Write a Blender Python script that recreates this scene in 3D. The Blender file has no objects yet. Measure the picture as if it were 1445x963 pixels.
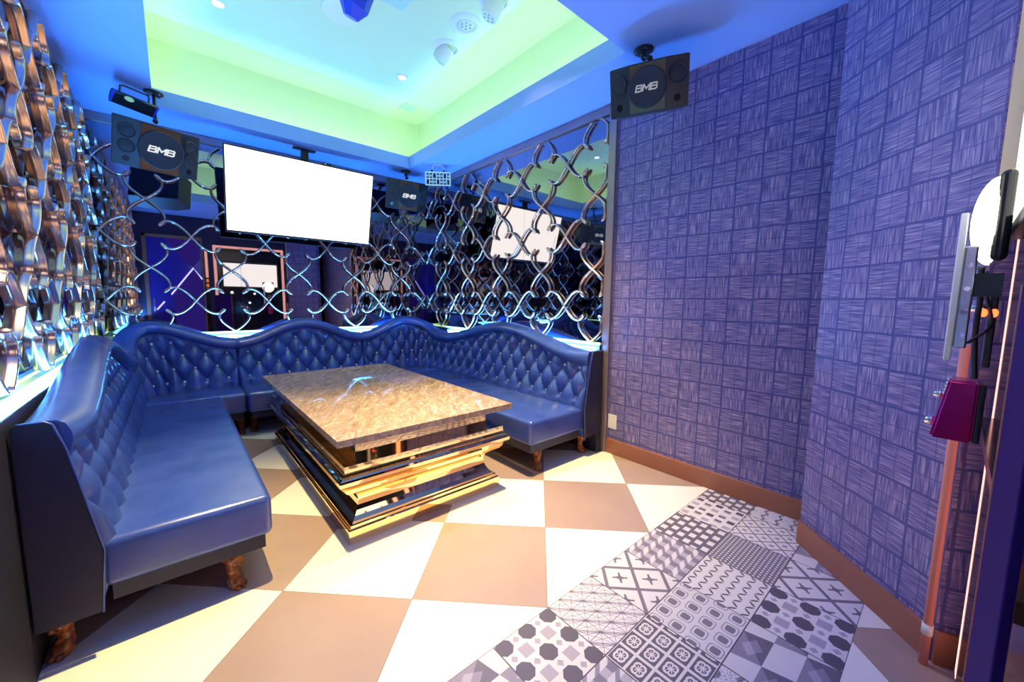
import bpy, bmesh, math, random
from mathutils import Vector, Matrix

random.seed(7)
C = bpy.context.scene.collection
SC = bpy.context.scene
PI = math.pi

# ------------------------------------------------------------------ camera
cam_d = bpy.data.cameras.new('camera')
cam_d.sensor_width = 36.0
cam_d.lens = 547.1 / 1445 * 36.0
cam_d.clip_start = 0.02
cam = bpy.data.objects.new('camera', cam_d)
C.objects.link(cam)
cam.location = (-1.5712, -1.4833, 1.33)
cam.rotation_euler = (1.4644, -0.0107, -0.7173)
SC.camera = cam

# ------------------------------------------------------------------ world, exposure
SC.view_settings.view_transform = 'Standard'
SC.view_settings.look = 'None'
SC.view_settings.exposure = 0.0
SC.view_settings.gamma = 1.0
SC.view_settings.use_curve_mapping = False
w = bpy.data.worlds.new('world')
SC.world = w
w.use_nodes = True
w.node_tree.nodes['Background'].inputs[0].default_value = (0.02, 0.04, 0.12, 1)
w.node_tree.nodes['Background'].inputs[1].default_value = 0.0

# light levels, tuned here
COVE = 19.0          # cove strips in the ceiling tray
BLUE = 360.0          # blue strips behind the sofas
GREEN = 2.8  # added green strips that tint the ledge
PAR = 200.0           # violet beam of the adjustable spotlights towards the patterned tiles          
SPOT = 820.0         # warm downlights over the front of the room
SPOT_BACK = 60.0

# room (metres)
XL, XR, YB, YF, ZC = -2.093, 1.25, 3.644, -1.60, 2.926
TX0, TX1, TY0, TY1 = -1.59, 0.735, 0.07, 3.12      # tray opening
ZT = 3.59
LEDGE = 0.955

def spot(name, x, y, e, size=58, col=(1.0, 0.75, 0.31), blend=1.0, tx=0.0, ty=0.0):
    l = bpy.data.lights.new(name, 'SPOT')
    l.energy = e; l.color = col; l.spot_size = math.radians(size); l.spot_blend = blend
    l.shadow_soft_size = 0.03
    o = bpy.data.objects.new(name, l); C.objects.link(o)
    o.location = (x, y, ZT - 0.045)
    o.rotation_euler = (tx, ty, 0)
    return o
spot('downlight_beam', -1.17, 0.50, SPOT)
spot('downlight_beam', 0.40, 0.55, SPOT)
for px, py, tx, ty in ((0.40, 1.39, -0.62, 0.10), (0.43, 1.03, -0.50, 0.22)):
    o = spot('spotlight_beam', px, py, PAR, 70, (0.62, 0.50, 1.0), 1.0, tx, ty)
    o.location.z = ZT - 0.13
spot('downlight_beam', -1.16, 2.49, SPOT_BACK)
spot('downlight_beam', 0.35, 2.47, SPOT_BACK)

# ------------------------------------------------------------------ material helpers
MATS = {}
def pbr(name, col, rough=0.5, metal=0.0, **kw):
    m = bpy.data.materials.new(name); m.use_nodes = True
    b = m.node_tree.nodes['Principled BSDF']
    b.inputs['Base Color'].default_value = (*col, 1)
    b.inputs['Roughness'].default_value = rough
    b.inputs['Metallic'].default_value = metal
    for k, v in kw.items():
        b.inputs[k].default_value = v
    MATS[name] = m
    return m

def emit(name, col, s):
    m = bpy.data.materials.new(name); m.use_nodes = True
    nt = m.node_tree; nt.nodes.clear()
    e = nt.nodes.new('ShaderNodeEmission'); e.inputs[0].default_value = (*col, 1); e.inputs[1].default_value = s
    o = nt.nodes.new('ShaderNodeOutputMaterial'); nt.links.new(e.outputs[0], o.inputs[0])
    MATS[name] = m
    return m

class N:
    """tiny expression layer over math nodes"""
    def __init__(s, nt, sock): s.nt = nt; s.o = sock
    def _op(s, op, b=None, c=None):
        n = s.nt.nodes.new('ShaderNodeMath'); n.operation = op
        for i, v in enumerate((s, b, c)):
            if v is None: continue
            if isinstance(v, N): s.nt.links.new(v.o, n.inputs[i])
            else: n.inputs[i].default_value = float(v)
        return N(s.nt, n.outputs[0])
    def __add__(s, b): return s._op('ADD', b)
    def __sub__(s, b): return s._op('SUBTRACT', b)
    def __mul__(s, b): return s._op('MULTIPLY', b)
    def __truediv__(s, b): return s._op('DIVIDE', b)
    def floor(s): return s._op('FLOOR')
    def fract(s): return s._op('FRACT')
    def abs(s): return s._op('ABSOLUTE')
    def sin(s): return s._op('SINE')
    def sqrt(s): return s._op('SQRT')
    def pow(s, b): return s._op('POWER', b)
    def max(s, b): return s._op('MAXIMUM', b)
    def min(s, b): return s._op('MINIMUM', b)
    def lt(s, b): return s._op('LESS_THAN', b)
    def gt(s, b): return s._op('GREATER_THAN', b)
    def mod2(s): return (s * 0.5).fract() * 2.0      # for integers: 0 or 1
    def cen(s): return s.fract() - 0.5               # centred cell coordinate
    def inv(s): return (s * -1.0) + 1.0

def coords(nt, space='Object'):
    t = nt.nodes.new('ShaderNodeTexCoord'); x = nt.nodes.new('ShaderNodeSeparateXYZ')
    nt.links.new(t.outputs[space], x.inputs[0])
    return [N(nt, x.outputs[i]) for i in range(3)], t.outputs[space]

def comb(nt, x, y, z=0.0):
    c = nt.nodes.new('ShaderNodeCombineXYZ')
    for i, v in enumerate((x, y, z)):
        if isinstance(v, N): nt.links.new(v.o, c.inputs[i])
        else: c.inputs[i].default_value = v
    return c.outputs[0]

def noise(nt, vec, scale=1.0, detail=2.0, rough=0.5, dist=0.0):
    n = nt.nodes.new('ShaderNodeTexNoise'); n.inputs['Scale'].default_value = scale
    n.inputs['Detail'].default_value = detail; n.inputs['Roughness'].default_value = rough
    n.inputs['Distortion'].default_value = dist
    nt.links.new(vec, n.inputs['Vector'])
    return N(nt, n.outputs[0])

def ramp(nt, fac, stops):
    r = nt.nodes.new('ShaderNodeValToRGB'); nt.links.new(fac.o, r.inputs[0])
    e = r.color_ramp.elements
    while len(e) < len(stops): e.new(0.5)
    for i, (p, c) in enumerate(stops):
        e[i].position = p; e[i].color = (*c, 1)
    return r.outputs[0]

def bump(nt, h, strength, dist=0.01):
    b = nt.nodes.new('ShaderNodeBump'); b.inputs['Strength'].default_value = strength
    b.inputs['Distance'].default_value = dist
    nt.links.new(h.o, b.inputs['Height'])
    nt.links.new(b.outputs[0], nt.nodes['Principled BSDF'].inputs['Normal'])

def setcol(m, sock):
    m.node_tree.links.new(sock, m.node_tree.nodes['Principled BSDF'].inputs['Base Color'])

# plain materials
pbr('paint', (0.78, 0.85, 0.52), 0.7)  # yellow green tint stands in for cove light, offsets the blue spill
pbr('soffit_lit_blue', (0.26, 0.42, 0.88), 0.6)  # blue light from the strips mixed into the soffit colour
pbr('ledge_top', (0.62, 0.88, 0.42), 0.35)  # green of the brightly lit ledge put into its base colour
pbr('plinth', (0.02, 0.02, 0.03), 0.5)
pbr('mirror', (0.36, 0.33, 0.37), 0.015, 1.0)
pbr('mirror_edge', (0.12, 0.12, 0.15), 0.3, 0.8)
pbr('lattice_metal', (0.74, 0.53, 0.43), 0.22, 1.0)
pbr('bronze_frame', (0.40, 0.30, 0.30), 0.35, 0.6)
pbr('base_wood', (0.36, 0.13, 0.07), 0.4)
pbr('gold', (0.98, 0.70, 0.36), 0.035, 1.0)
pbr('black_gloss', (0.012, 0.012, 0.016), 0.12)
pbr('black_plastic', (0.02, 0.02, 0.026), 0.4)
pbr('black_cloth', (0.018, 0.018, 0.026), 0.65)
pbr('chrome', (0.85, 0.86, 0.9), 0.08, 1.0)
pbr('steel', (0.55, 0.57, 0.62), 0.25, 1.0)
pbr('button_pearl', (0.92, 0.93, 0.98), 0.15, 0.25)
pbr('white_plastic', (0.85, 0.85, 0.83), 0.35)
pbr('plastic_overlit', (0.92, 0.95, 0.62), 0.35)  # white plastic, its overexposed yellow cast put into the colour
pbr('logo_gold', (1.0, 0.85, 0.55), 0.5, 0.0)
pbr('gold_strip', (0.22, 0.14, 0.07), 0.30, 1.0)
pbr('magenta', (0.55, 0.01, 0.18), 0.22, 0.6)
pbr('conduit', (0.85, 0.30, 0.20), 0.45)
pbr('blue_plastic', (0.02, 0.06, 0.65), 0.35)
pbr('blue_dark', (0.01, 0.02, 0.35), 0.4)
pbr('purple_glass', (0.05, 0.03, 0.30), 0.12)
pbr('jamb', (0.03, 0.008, 0.10), 0.8, **{'Specular IOR Level': 0.1})
pbr('panel_green', (0.60, 0.78, 0.62), 0.6)
pbr('dark_wall', (0.022, 0.012, 0.05), 0.5)
pbr('red_bottle', (0.5, 0.08, 0.02), 0.2)
emit('cove_led', (0.62, 1.0, 0.66), COVE)
emit('blue_led', (0.07, 0.36, 1.0), BLUE)
emit('added_green', (0.55, 1.0, 0.45), GREEN)
emit('warm_lamp', (1.0, 0.85, 0.6), 12.0)
emit('white_led', (0.8, 0.85, 1.0), 5.0)
emit('violet_led', (0.45, 0.45, 1.0), 6.0)
emit('purple_glow', (0.06, 0.03, 0.42), 0.9)
emit('pink_led', (1.0, 0.48, 0.42), 1.9)
emit('niche_screen', (1.0, 0.98, 0.85), 2.6)
emit('red_led', (1.0, 0.08, 0.02), 6.0)
emit('orange_glow', (1.0, 0.35, 0.1), 1.4)
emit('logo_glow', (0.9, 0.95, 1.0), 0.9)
emit('dome_glow', (1.0, 1.0, 0.85), 4.0)
emit('lens_dim', (0.25, 0.65, 0.6), 0.8)

def tv_material():
    m = emit('tv_screen', (1.0, 1.0, 0.86), 2.6)
    nt = m.node_tree
    (x, y, z), v = coords(nt)
    a = (x + 0.44).abs().lt(0.012) * (z - 0.17).abs().lt(0.07)
    b = (x + 0.645).abs().lt(0.012) * (z + 0.02).abs().lt(0.10)
    c = (x - 0.66).abs().lt(0.010) * (z - 0.20).abs().lt(0.06)
    f = (a + b + c) * 0.5
    col = ramp(nt, f, [(0.0, (1, 1, 0.86)), (1.0, (0.25, 0.6, 0.35))])
    nt.links.new(col, nt.nodes['Emission'].inputs[0])
tv_material()

def leather():
    m = pbr('leather', (0.05, 0.10, 0.40), 0.27, 0.0)
    nt = m.node_tree; b = nt.nodes['Principled BSDF']
    b.inputs['Specular IOR Level'].default_value = 0.9
    b.inputs['Coat Weight'].default_value = 0.12
    b.inputs['Coat Roughness'].default_value = 0.25
    (x, y, z), v = coords(nt)
    n1 = noise(nt, v, 260, 3)
    n2 = noise(nt, v, 5, 3)
    col = ramp(nt, n2, [(0.3, (0.032, 0.072, 0.34)), (0.7, (0.052, 0.100, 0.42))])
    setcol(m, col)
    bump(nt, n1, 0.25, 0.002)
    m2 = pbr('leather_dark', (0.02, 0.02, 0.05), 0.45)
leather()

def wallpaper():
    m = pbr('wallpaper', (0.1, 0.1, 0.3), 0.42)
    nt = m.node_tree
    (x, y, z), v = coords(nt)
    nz = noise(nt, v, 9, 2) - 0.5
    c = 0.150
    U = (x + nz * 0.012) / c
    V = (z + nz * 0.012) / c
    ck = (U.floor() + V.floor()).mod2().gt(0.5)
    h = noise(nt, comb(nt, x * 9.0, z * 150.0), 1.0, 2)
    vv = noise(nt, comb(nt, x * 150.0, z * 9.0), 1.0, 2)
    st = h * ck + vv * ck.inv()
    eu = U.cen().abs(); ev = V.cen().abs()
    edge = eu.max(ev).gt(0.465)
    half = (U.cen().abs().lt(0.018) * ck) + (V.cen().abs().lt(0.018) * ck.inv())
    val = (st - 0.30) * 2.2
    val = val.max(0.0).min(1.0) * (edge * 0.85).inv() * (half * 0.5).inv()
    col = ramp(nt, val, [(0.0, (0.045, 0.055, 0.24)), (0.45, (0.20, 0.165, 0.38)), (1.0, (0.52, 0.42, 0.58))])
    setcol(m, col)
    m.node_tree.nodes['Principled BSDF'].inputs['Sheen Weight'].default_value = 0.1
    bump(nt, val, 0.35, 0.003)
wallpaper()

def marble():
    m = pbr('marble', (0.4, 0.3, 0.25), 0.03, **{'Specular IOR Level': 0.8})
    nt = m.node_tree
    (x, y, z), v = coords(nt)
    a = x * 0.55 + y * 0.83
    b = x * 0.83 - y * 0.55
    s1 = noise(nt, comb(nt, a * 7.0, b * 26.0, z * 12.0), 1.0, 8, 0.72, 0.8)
    s2 = noise(nt, comb(nt, a * 3.0, b * 6.0, z * 4.0), 1.0, 6, 0.6, 1.2)
    vein = (s2 - 0.5).abs().lt(0.009) + (s2 - 0.62).abs().lt(0.005)
    val = (s1 - 0.34) * 2.6
    col = ramp(nt, val.max(0.0).min(1.0) * 0.75 + vein * 0.4, [(0.0, (0.28, 0.18, 0.12)), (0.35, (0.48, 0.33, 0.23)), (0.7, (0.63, 0.47, 0.34)), (1.0, (0.92, 0.86, 0.74))])
    setcol(m, col)
marble()

def wood():
    m = pbr('carved_wood', (0.3, 0.08, 0.02), 0.22)
    nt = m.node_tree
    (x, y, z), v = coords(nt)
    n1 = noise(nt, v, 40, 4)
    setcol(m, ramp(nt, n1, [(0.35, (0.05, 0.010, 0.004)), (0.6, (0.34, 0.09, 0.02)), (0.8, (0.55, 0.2, 0.05))]))
    bump(nt, n1, 0.8, 0.006)
wood()

# ------------------------------------------------------------------ floor tile materials
WHITE_T = (0.86, 0.84, 0.80)
DARK_T = (0.44, 0.31, 0.25)
def checker():
    m = pbr('floor_checker', WHITE_T, 0.42)
    nt = m.node_tree
    (x, y, z), v = coords(nt)
    u = x / 0.6; vv = y / 0.6
    ck = (u.floor() + vv.floor()).mod2().gt(0.5)
    seam = (u.cen().abs().max(vv.cen().abs())).gt(0.4978)
    n1 = noise(nt, v, 3, 4)
    f = ck * 0.6 + n1 * 0.12 + 0.0
    col = ramp(nt, f * seam.inv(), [(0.0, (0.18, 0.14, 0.14)), (0.03, (0.38, 0.27, 0.23)), (0.12, (0.46, 0.33, 0.27)), (0.58, WHITE_T), (1.0, (0.9, 0.88, 0.85))])
    setcol(m, col)
checker()

INK = [(0.0, (0.72, 0.70, 0.74)), (0.5, (0.36, 0.33, 0.44)), (1.0, (0.075, 0.065, 0.095))]
def tile_mat(name, fn, white=None):
    m = pbr(name, (0.7, 0.7, 0.7), 0.5)
    nt = m.node_tree
    (x, y, z), v = coords(nt)
    # room aligned coordinates of the tile grid (floor object is turned by 45 degrees)
    X = (x + y) * 0.70711 + 0.424
    Y = (y - x) * 0.70711 + 0.424
    p = (X / 0.3).fract(); q = (Y / 0.3).fract()
    val = fn(nt, p, q).max(0.0).min(1.0)
    seam = (p - 0.5).abs().max((q - 0.5).abs()).gt(0.492)
    val = val.max(seam)
    setcol(m, ramp(nt, val, INK))
    return m

def t_octagon(nt, p, q):
    u = p * 2.5 + 0.25; v = q * 2.5 + 0.25
    a = u.cen().abs(); b = v.cen().abs()
    octa = (a.max(b)).max((a + b) * 0.72).lt(0.30)
    a2 = (u + 0.5).cen().abs(); b2 = (v + 0.5).cen().abs()
    dia = a2.max(b2).lt(0.21)
    sm = ((u + 0.5).cen().abs() + v.cen().abs()).lt(0.13).max((u.cen().abs() + (v + 0.5).cen().abs()).lt(0.13))
    return octa * 0.95 + (dia.max(sm)) * 0.45
def t_star(nt, p, q):
    u = p * 4.0; v = q * 4.0
    l1 = (u - v).cen().abs().gt(0.475); l2 = (u + v).cen().abs().gt(0.475)
    l3 = u.cen().abs().gt(0.475); l4 = v.cen().abs().gt(0.475)
    l5 = (u * 2.0 + v).cen().abs().gt(0.465); l6 = (u + v * 2.0).cen().abs().gt(0.465)
    fill = ((u + v).cen().gt(0.28)) * 0.35
    return (l1.max(l2).max(l3).max(l4).max(l5).max(l6)) * 0.62 + fill
def t_diamond(k):
    def f(nt, p, q):
        u = (p + q) * k; v = (p - q) * k
        line = u.cen().abs().max(v.cen().abs()).gt(0.44)
        a = p * (2.0 * k); b = q * (2.0 * k)
        cu = u.cen(); cv = v.cen()
        x1 = cu.abs().lt(0.035) * cv.abs().lt(0.25)
        x2 = cv.abs().lt(0.035) * cu.abs().lt(0.25)
        leaf = ((cu.abs() * 3.0 + cv.abs()).lt(0.24)).max((cv.abs() * 3.0 + cu.abs()).lt(0.24))
        return line * 0.8 + (x1.max(x2).max(leaf)) * 0.85
    return f
def t_steps(nt, p, q):
    u = p * 4.0; v = q * 5.0
    r = v.floor().mod2().gt(0.5)
    s = (u + r * 0.5).fract(); t = v.fract()
    top = t.gt(0.55)
    lid = (s - t * 1.1 + 0.55).fract().lt(0.62)
    side = s.gt(0.5)
    return top * (lid.inv() * 0.6 + 0.05) + top.inv() * (side * 0.38 + 0.38)
def t_dash(nt, p, q):
    u = p * 4.0; v = q * 6.0
    r = v.floor().mod2().gt(0.5)
    s = (u + r * 0.5).cen().abs(); t = v.cen().abs()
    d = s.max(t * 0.8).lt(0.27)
    return d.inv() * 0.88
def t_dash2(nt, p, q):
    u = p * 4.0; v = q * 5.0
    r = v.floor().mod2().gt(0.5)
    s = (u + r * 0.5).cen().abs(); t = v.cen().abs()
    return s.lt(0.24) * t.lt(0.34) * (u * 0.5).fract().gt(0.5) * 0.55 + s.lt(0.24) * t.lt(0.34) * 0.42
def t_leaf(nt, p, q):
    u = p * 5.0; v = q * 6.0
    a = u.cen().abs(); t = v.cen()
    l = (t - (a * 1.2 - 0.3)).abs() - (a - 0.25).abs() * -0.45
    edge = a.lt(0.05).max(a.gt(0.45))
    return l.lt(0.16) * edge.inv() * 0.97
def t_flower(nt, p, q):
    u = p * 3.3; v = q * 4.0
    a = u.cen(); b = v.cen()
    frame = a.abs().max(b.abs()).gt(0.43)
    r = (a * a + b * b).sqrt()
    ang = (a * b).abs() / (r * r + 0.0001)
    pet = (r - 0.24 - ang * 0.14).abs().lt(0.055)
    st = (a.abs().lt(0.03).max(b.abs().lt(0.03)).max((a - b).abs().lt(0.035)).max((a + b).abs().lt(0.035))) * r.lt(0.2)
    return (frame.max(pet).max(st)).inv() * 0.92
def t_link(nt, p, q):
    u = p * 4.0; v = q * 4.0
    r = v.floor().mod2().gt(0.5)
    s = (u + r * 0.5).cen().abs(); t = v.cen().abs()
    d = (s.pow(4.0) + t.pow(4.0)).pow(0.25)
    return d.lt(0.24) * 0.72 + (d - 0.37).abs().lt(0.022) * 0.7 + 0.06
def t_dots(nt, p, q):
    u = p * 14.0; v = q * 16.0
    r = v.floor().mod2().gt(0.5)
    s = (u + r * 0.5).cen(); t = v.cen()
    return (s * s + t * t).sqrt().gt(0.28) * 0.82
def t_block(nt, p, q):
    u = p * 2.0 + q * 0.5; v = q * 3.0
    ck = (u.floor() + v.floor()).mod2().gt(0.5)
    s = u.cen().abs(); t = v.cen().abs()
    dia = (s + t).lt(0.34)
    tri = (u.fract() - v.fract()).gt(0.0)
    return ck * (dia * -0.22 + tri * 0.22 + 0.62) + 0.03
def t_scale(nt, p, q):
    u = p * 4.0; v = q * 4.0
    n = noise(nt, comb(nt, p * 40.0, q * 40.0), 1.0, 1)
    return (v + (u * 6.283).sin() * 0.12).cen().abs().gt(0.40) * 0.7 + n.gt(0.55) * 0.4
tile_mat('tile_octagon', t_octagon)
tile_mat('tile_star', t_star)
tile_mat('tile_diamond', t_diamond(1.5))
tile_mat('tile_diamond_small', t_diamond(3.0))
tile_mat('tile_steps', t_steps)
tile_mat('tile_dash', t_dash)
tile_mat('tile_rect', t_dash2)
tile_mat('tile_leaf', t_leaf)
tile_mat('tile_flower', t_flower)
tile_mat('tile_link', t_link)
tile_mat('tile_dots', t_dots)
tile_mat('tile_block', t_block)
tile_mat('tile_scale', t_scale)

# ------------------------------------------------------------------ mesh helpers
def obj(name, bm, mat, parent=None, smooth=False, loc=None):
    me = bpy.data.meshes.new(name)
    bm.normal_update()
    bm.to_mesh(me); bm.free()
    mats = mat if isinstance(mat, (list, tuple)) else [mat]
    for k in mats: me.materials.append(MATS[k])
    if smooth:
        for p in me.polygons: p.use_smooth = True
    o = bpy.data.objects.new(name, me)
    C.objects.link(o)
    if parent: o.parent = parent
    if loc: o.location = loc
    return o

def autosmooth(o, ang=40):
    me = o.data
    for p in me.polygons: p.use_smooth = True
    bm = bmesh.new(); bm.from_mesh(me)
    for e in bm.edges:
        if len(e.link_faces) == 2 and e.calc_face_angle(0) > math.radians(ang): e.smooth = False
    bm.to_mesh(me); bm.free()
    return o

def thing(name, label, cat, loc=(0, 0, 0), rot=(0, 0, 0), group=None):
    o = bpy.data.objects.new(name, None); C.objects.link(o)
    o.location = loc; o.rotation_euler = rot
    o.empty_display_size = 0.1
    o['label'] = label; o['category'] = cat
    if group: o['group'] = group
    return o

def tag(o, label, cat, group=None):
    o['label'] = label; o['category'] = cat
    if group: o['group'] = group
    return o

def struct(name, bm, mat, **k):
    o = obj(name, bm, mat, **k); o['kind'] = 'structure'; return o

def add_box(bm, x0, x1, y0, y1, z0, z1, bev=0.0, mi=0):
    vs = [bm.verts.new((x, y, z)) for z in (z0, z1) for (x, y) in ((x0, y0), (x1, y0), (x1, y1), (x0, y1))]
    fs = [(0, 3, 2, 1), (4, 5, 6, 7), (0, 1, 5, 4), (1, 2, 6, 5), (2, 3, 7, 6), (3, 0, 4, 7)]
    faces = [bm.faces.new([vs[i] for i in f]) for f in fs]
    for f in faces: f.material_index = mi
    if bev > 0:
        es = list({e for f in faces for e in f.edges})
        bmesh.ops.bevel(bm, geom=es, offset=bev, segments=3, profile=0.5, affect='EDGES')
    return bm
def box(x0, x1, y0, y1, z0, z1, bev=0.0):
    return add_box(bmesh.new(), x0, x1, y0, y1, z0, z1, bev)

def add_prism(bm, pts, z0, z1, axis='z'):
    """pts: 2D outline, extruded between z0 and z1 along the axis"""
    def P(a, b, c):
        return {'z': (a, b, c), 'y': (a, c, b), 'x': (c, a, b)}[axis]
    lo = [bm.verts.new(P(a, b, z0)) for a, b in pts]
    hi = [bm.verts.new(P(a, b, z1)) for a, b in pts]
    n = len(pts)
    bm.faces.new(lo[::-1]); bm.faces.new(hi)
    for i in range(n): bm.faces.new((lo[i], lo[(i + 1) % n], hi[(i + 1) % n], hi[i]))
    bmesh.ops.recalc_face_normals(bm, faces=bm.faces)
    return bm

def add_lathe(bm, prof, segs=24, M=None, cap=True):
    """prof: (r, z) pairs turned round z, then moved by M"""
    M = M or Matrix()
    rings = []
    for r, z in prof:
        rings.append([bm.verts.new(M @ Vector((r * math.cos(2 * PI * i / segs), r * math.sin(2 * PI * i / segs), z))) for i in range(segs)])
    for a, b in zip(rings, rings[1:]):
        for i in range(segs): bm.faces.new((a[i], a[(i + 1) % segs], b[(i + 1) % segs], b[i]))
    if cap:
        bm.faces.new(rings[0][::-1]); bm.faces.new(rings[-1])
    return bm

def add_tube(bm, pts, r, segs=10, prof=None, up=None, cap=True):
    """sweep a round (or custom) section along points"""
    pts = [Vector(p) for p in pts]
    rings = []
    prev = None
    for i, p in enumerate(pts):
        t = (pts[min(i + 1, len(pts) - 1)] - pts[max(i - 1, 0)]).normalized()
        if up is not None:
            n = Vector(up) - t * t.dot(Vector(up))
        elif prev is None:
            n = t.orthogonal()
        else:
            n = prev - t * t.dot(prev)
        n.normalize(); prev = n
        b = t.cross(n)
        if prof: ring = [bm.verts.new(p + n * a + b * c) for a, c in prof]
        else: ring = [bm.verts.new(p + (n * math.cos(2 * PI * k / segs) + b * math.sin(2 * PI * k / segs)) * r) for k in range(segs)]
        rings.append(ring)
    m = len(rings[0])
    for a, b in zip(rings, rings[1:]):
        for k in range(m): bm.faces.new((a[k], a[(k + 1) % m], b[(k + 1) % m], b[k]))
    if cap:
        bm.faces.new(rings[0][::-1]); bm.faces.new(rings[-1])
    return bm

def add_ball(bm, c, r, sx=1, sy=1, sz=1, seg=12):
    M = Matrix.Translation(c) @ Matrix.Diagonal((sx, sy, sz, 1))
    bmesh.ops.create_uvsphere(bm, u_segments=seg, v_segments=max(6, seg // 2 + 2), radius=r, matrix=M)
    return bm

def catmull(P, n=6):
    out = []
    for i in range(len(P) - 1):
        p0 = Vector(P[max(i - 1, 0)]); p1 = Vector(P[i]); p2 = Vector(P[i + 1]); p3 = Vector(P[min(i + 2, len(P) - 1)])
        for k in range(n):
            t = k / n
            out.append(0.5 * ((2 * p1) + (p2 - p0) * t + (2 * p0 - 5 * p1 + 4 * p2 - p3) * t * t + (3 * p1 - p0 - 3 * p2 + p3) * t ** 3))
    out.append(Vector(P[-1]))
    return out

def lettering(text, size, mat, parent, M, shear=0.22, name='lettering', depth=0.002):
    """squared italic capitals built from strokes; only the letters of the speaker badge"""
    G = {'B': [[(0, 0), (0, 1)], [(0, 1), (0.72, 1), (0.86, 0.86), (0.80, 0.56), (0.22, 0.53)], [(0.80, 0.50), (0.9, 0.36), (0.88, 0.12), (0.76, 0), (0, 0)]],
         'M': [[(0, 0), (0, 1), (0.5, 0.30), (1.0, 1), (1.0, 0)]]}
    bm = bmesh.new(); wd = size * 0.10; adv = 0.0
    total = sum({'B': 1.12, 'M': 1.25}[c] for c in text) - 0.2
    for ch in text:
        for st in G[ch]:
            pts = [Vector(((adv + x - total / 2 + (y - 0.5) * shear) * size * 0.95, (y - 0.5) * size * 0.8, 0)) for x, y in st]
            for a, b in zip(pts, pts[1:]):
                d = (b - a).normalized(); n = Vector((-d.y, d.x, 0)) * wd; a2 = a - d * wd * 0.9; b2 = b + d * wd * 0.9
                v = [bm.verts.new(M @ (p + Vector((0, 0, zz)))) for zz in (0, depth) for p in (a2 - n, b2 - n, b2 + n, a2 + n)]
                for f in ((3, 2, 1, 0), (4, 5, 6, 7), (0, 1, 5, 4), (1, 2, 6, 5), (2, 3, 7, 6), (3, 0, 4, 7)): bm.faces.new([v[k] for k in f])
        adv += {'B': 1.12, 'M': 1.25}[ch]
    return obj(name, bm, mat, parent)

# ------------------------------------------------------------------ FLOOR
def floor():
    bm = bmesh.new()
    names = ['floor_checker', 'tile_octagon', 'tile_star', 'tile_diamond', 'tile_diamond_small', 'tile_steps', 'tile_dash',
             'tile_rect', 'tile_leaf', 'tile_flower', 'tile_link', 'tile_dots', 'tile_block', 'tile_scale']
    T = {n: i for i, n in enumerate(names)}
    R = Matrix.Rotation(PI / 4, 4, 'Z')      # room coordinates -> object coordinates
    def quad(x0, x1, y0, y1, m, z=0.0):
        f = bm.faces.new([bm.verts.new(R @ Vector(p)) for p in ((x0, y0, z), (x1, y0, z), (x1, y1, z), (x0, y1, z))])
        f.material_index = m
    quad(XL - 0.1, XR + 0.1, -0.424, YB + 0.1, 0)
    quad(XL - 0.1, XR + 0.1, YF - 0.3, -1.324, 0)
    rows = {0: ['tile_link', 'tile_flower', 'tile_dash', 'tile_star', 'tile_block', 'tile_octagon', 'tile_star', 'tile_diamond', 'tile_steps', 'tile_dash', 'tile_rect', 'tile_dash'],
            1: ['tile_dots', 'tile_leaf', 'tile_octagon', 'tile_diamond', 'tile_rect', 'tile_steps', 'tile_flower', 'tile_link', 'tile_leaf', 'tile_dots', 'tile_diamond_small', 'tile_scale'],
            2: ['tile_star', 'tile_block', 'tile_link', 'tile_dash', 'tile_flower', 'tile_leaf', 'tile_scale', 'tile_block', 'tile_octagon', 'tile_diamond', 'tile_block', 'tile_star']}
    for j in range(3):
        for k in range(12):
            i = k - 6
            x0 = -0.424 + 0.3 * i
            quad(x0, x0 + 0.3, -0.424 - 0.3 * (j + 1), -0.424 - 0.3 * j, T[rows[j][k]])
    bmesh.ops.remove_doubles(bm, verts=bm.verts, dist=0.0001)
    o = struct('floor', bm, names)
    o.rotation_euler = (0, 0, -PI / 4)
floor()

# ------------------------------------------------------------------ WALLS
def wall(name, p0, p1, z0, z1, mat, th=0.12):
    """wall whose inner face runs p0 -> p1 with the room on its left side"""
    a = Vector((*p0, 0)); d = Vector((*p1, 0)) - a
    L = d.length
    o = struct(name, box(0, L, -th, 0, z0, z1), mat)
    o.location = a; o.rotation_euler = (0, 0, math.atan2(d.y, d.x))
    return o
WX, WY = 0.9867, -1.0094
EX, EY = 0.487, -1.53

# inner face is local y = 0, the body goes to local -y; direction chosen so +y points into the room
wall('wall_left', (XL, YB + 0.12), (XL, YF - 0.12), 0, ZT + 0.1, 'dark_wall')
wall('wall_back', (XR + 0.12, YB), (XL - 0.12, YB), 0, ZT + 0.1, 'dark_wall')
wall('wall_right', (XR, WY - 0.5), (XR, YB + 0.12), 0, ZT + 0.1, 'wallpaper')
wall('wall_angled', (EX, EY), (WX, WY), 0, ZT + 0.1, 'wallpaper')
wall('wall_corner', (0.56, -1.68), (EX, EY), 0, ZT + 0.1, 'wallpaper')
wall('wall_front', (XL - 0.12, YF), (0.60, YF), 0, ZT + 0.1, 'dark_wall')

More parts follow.
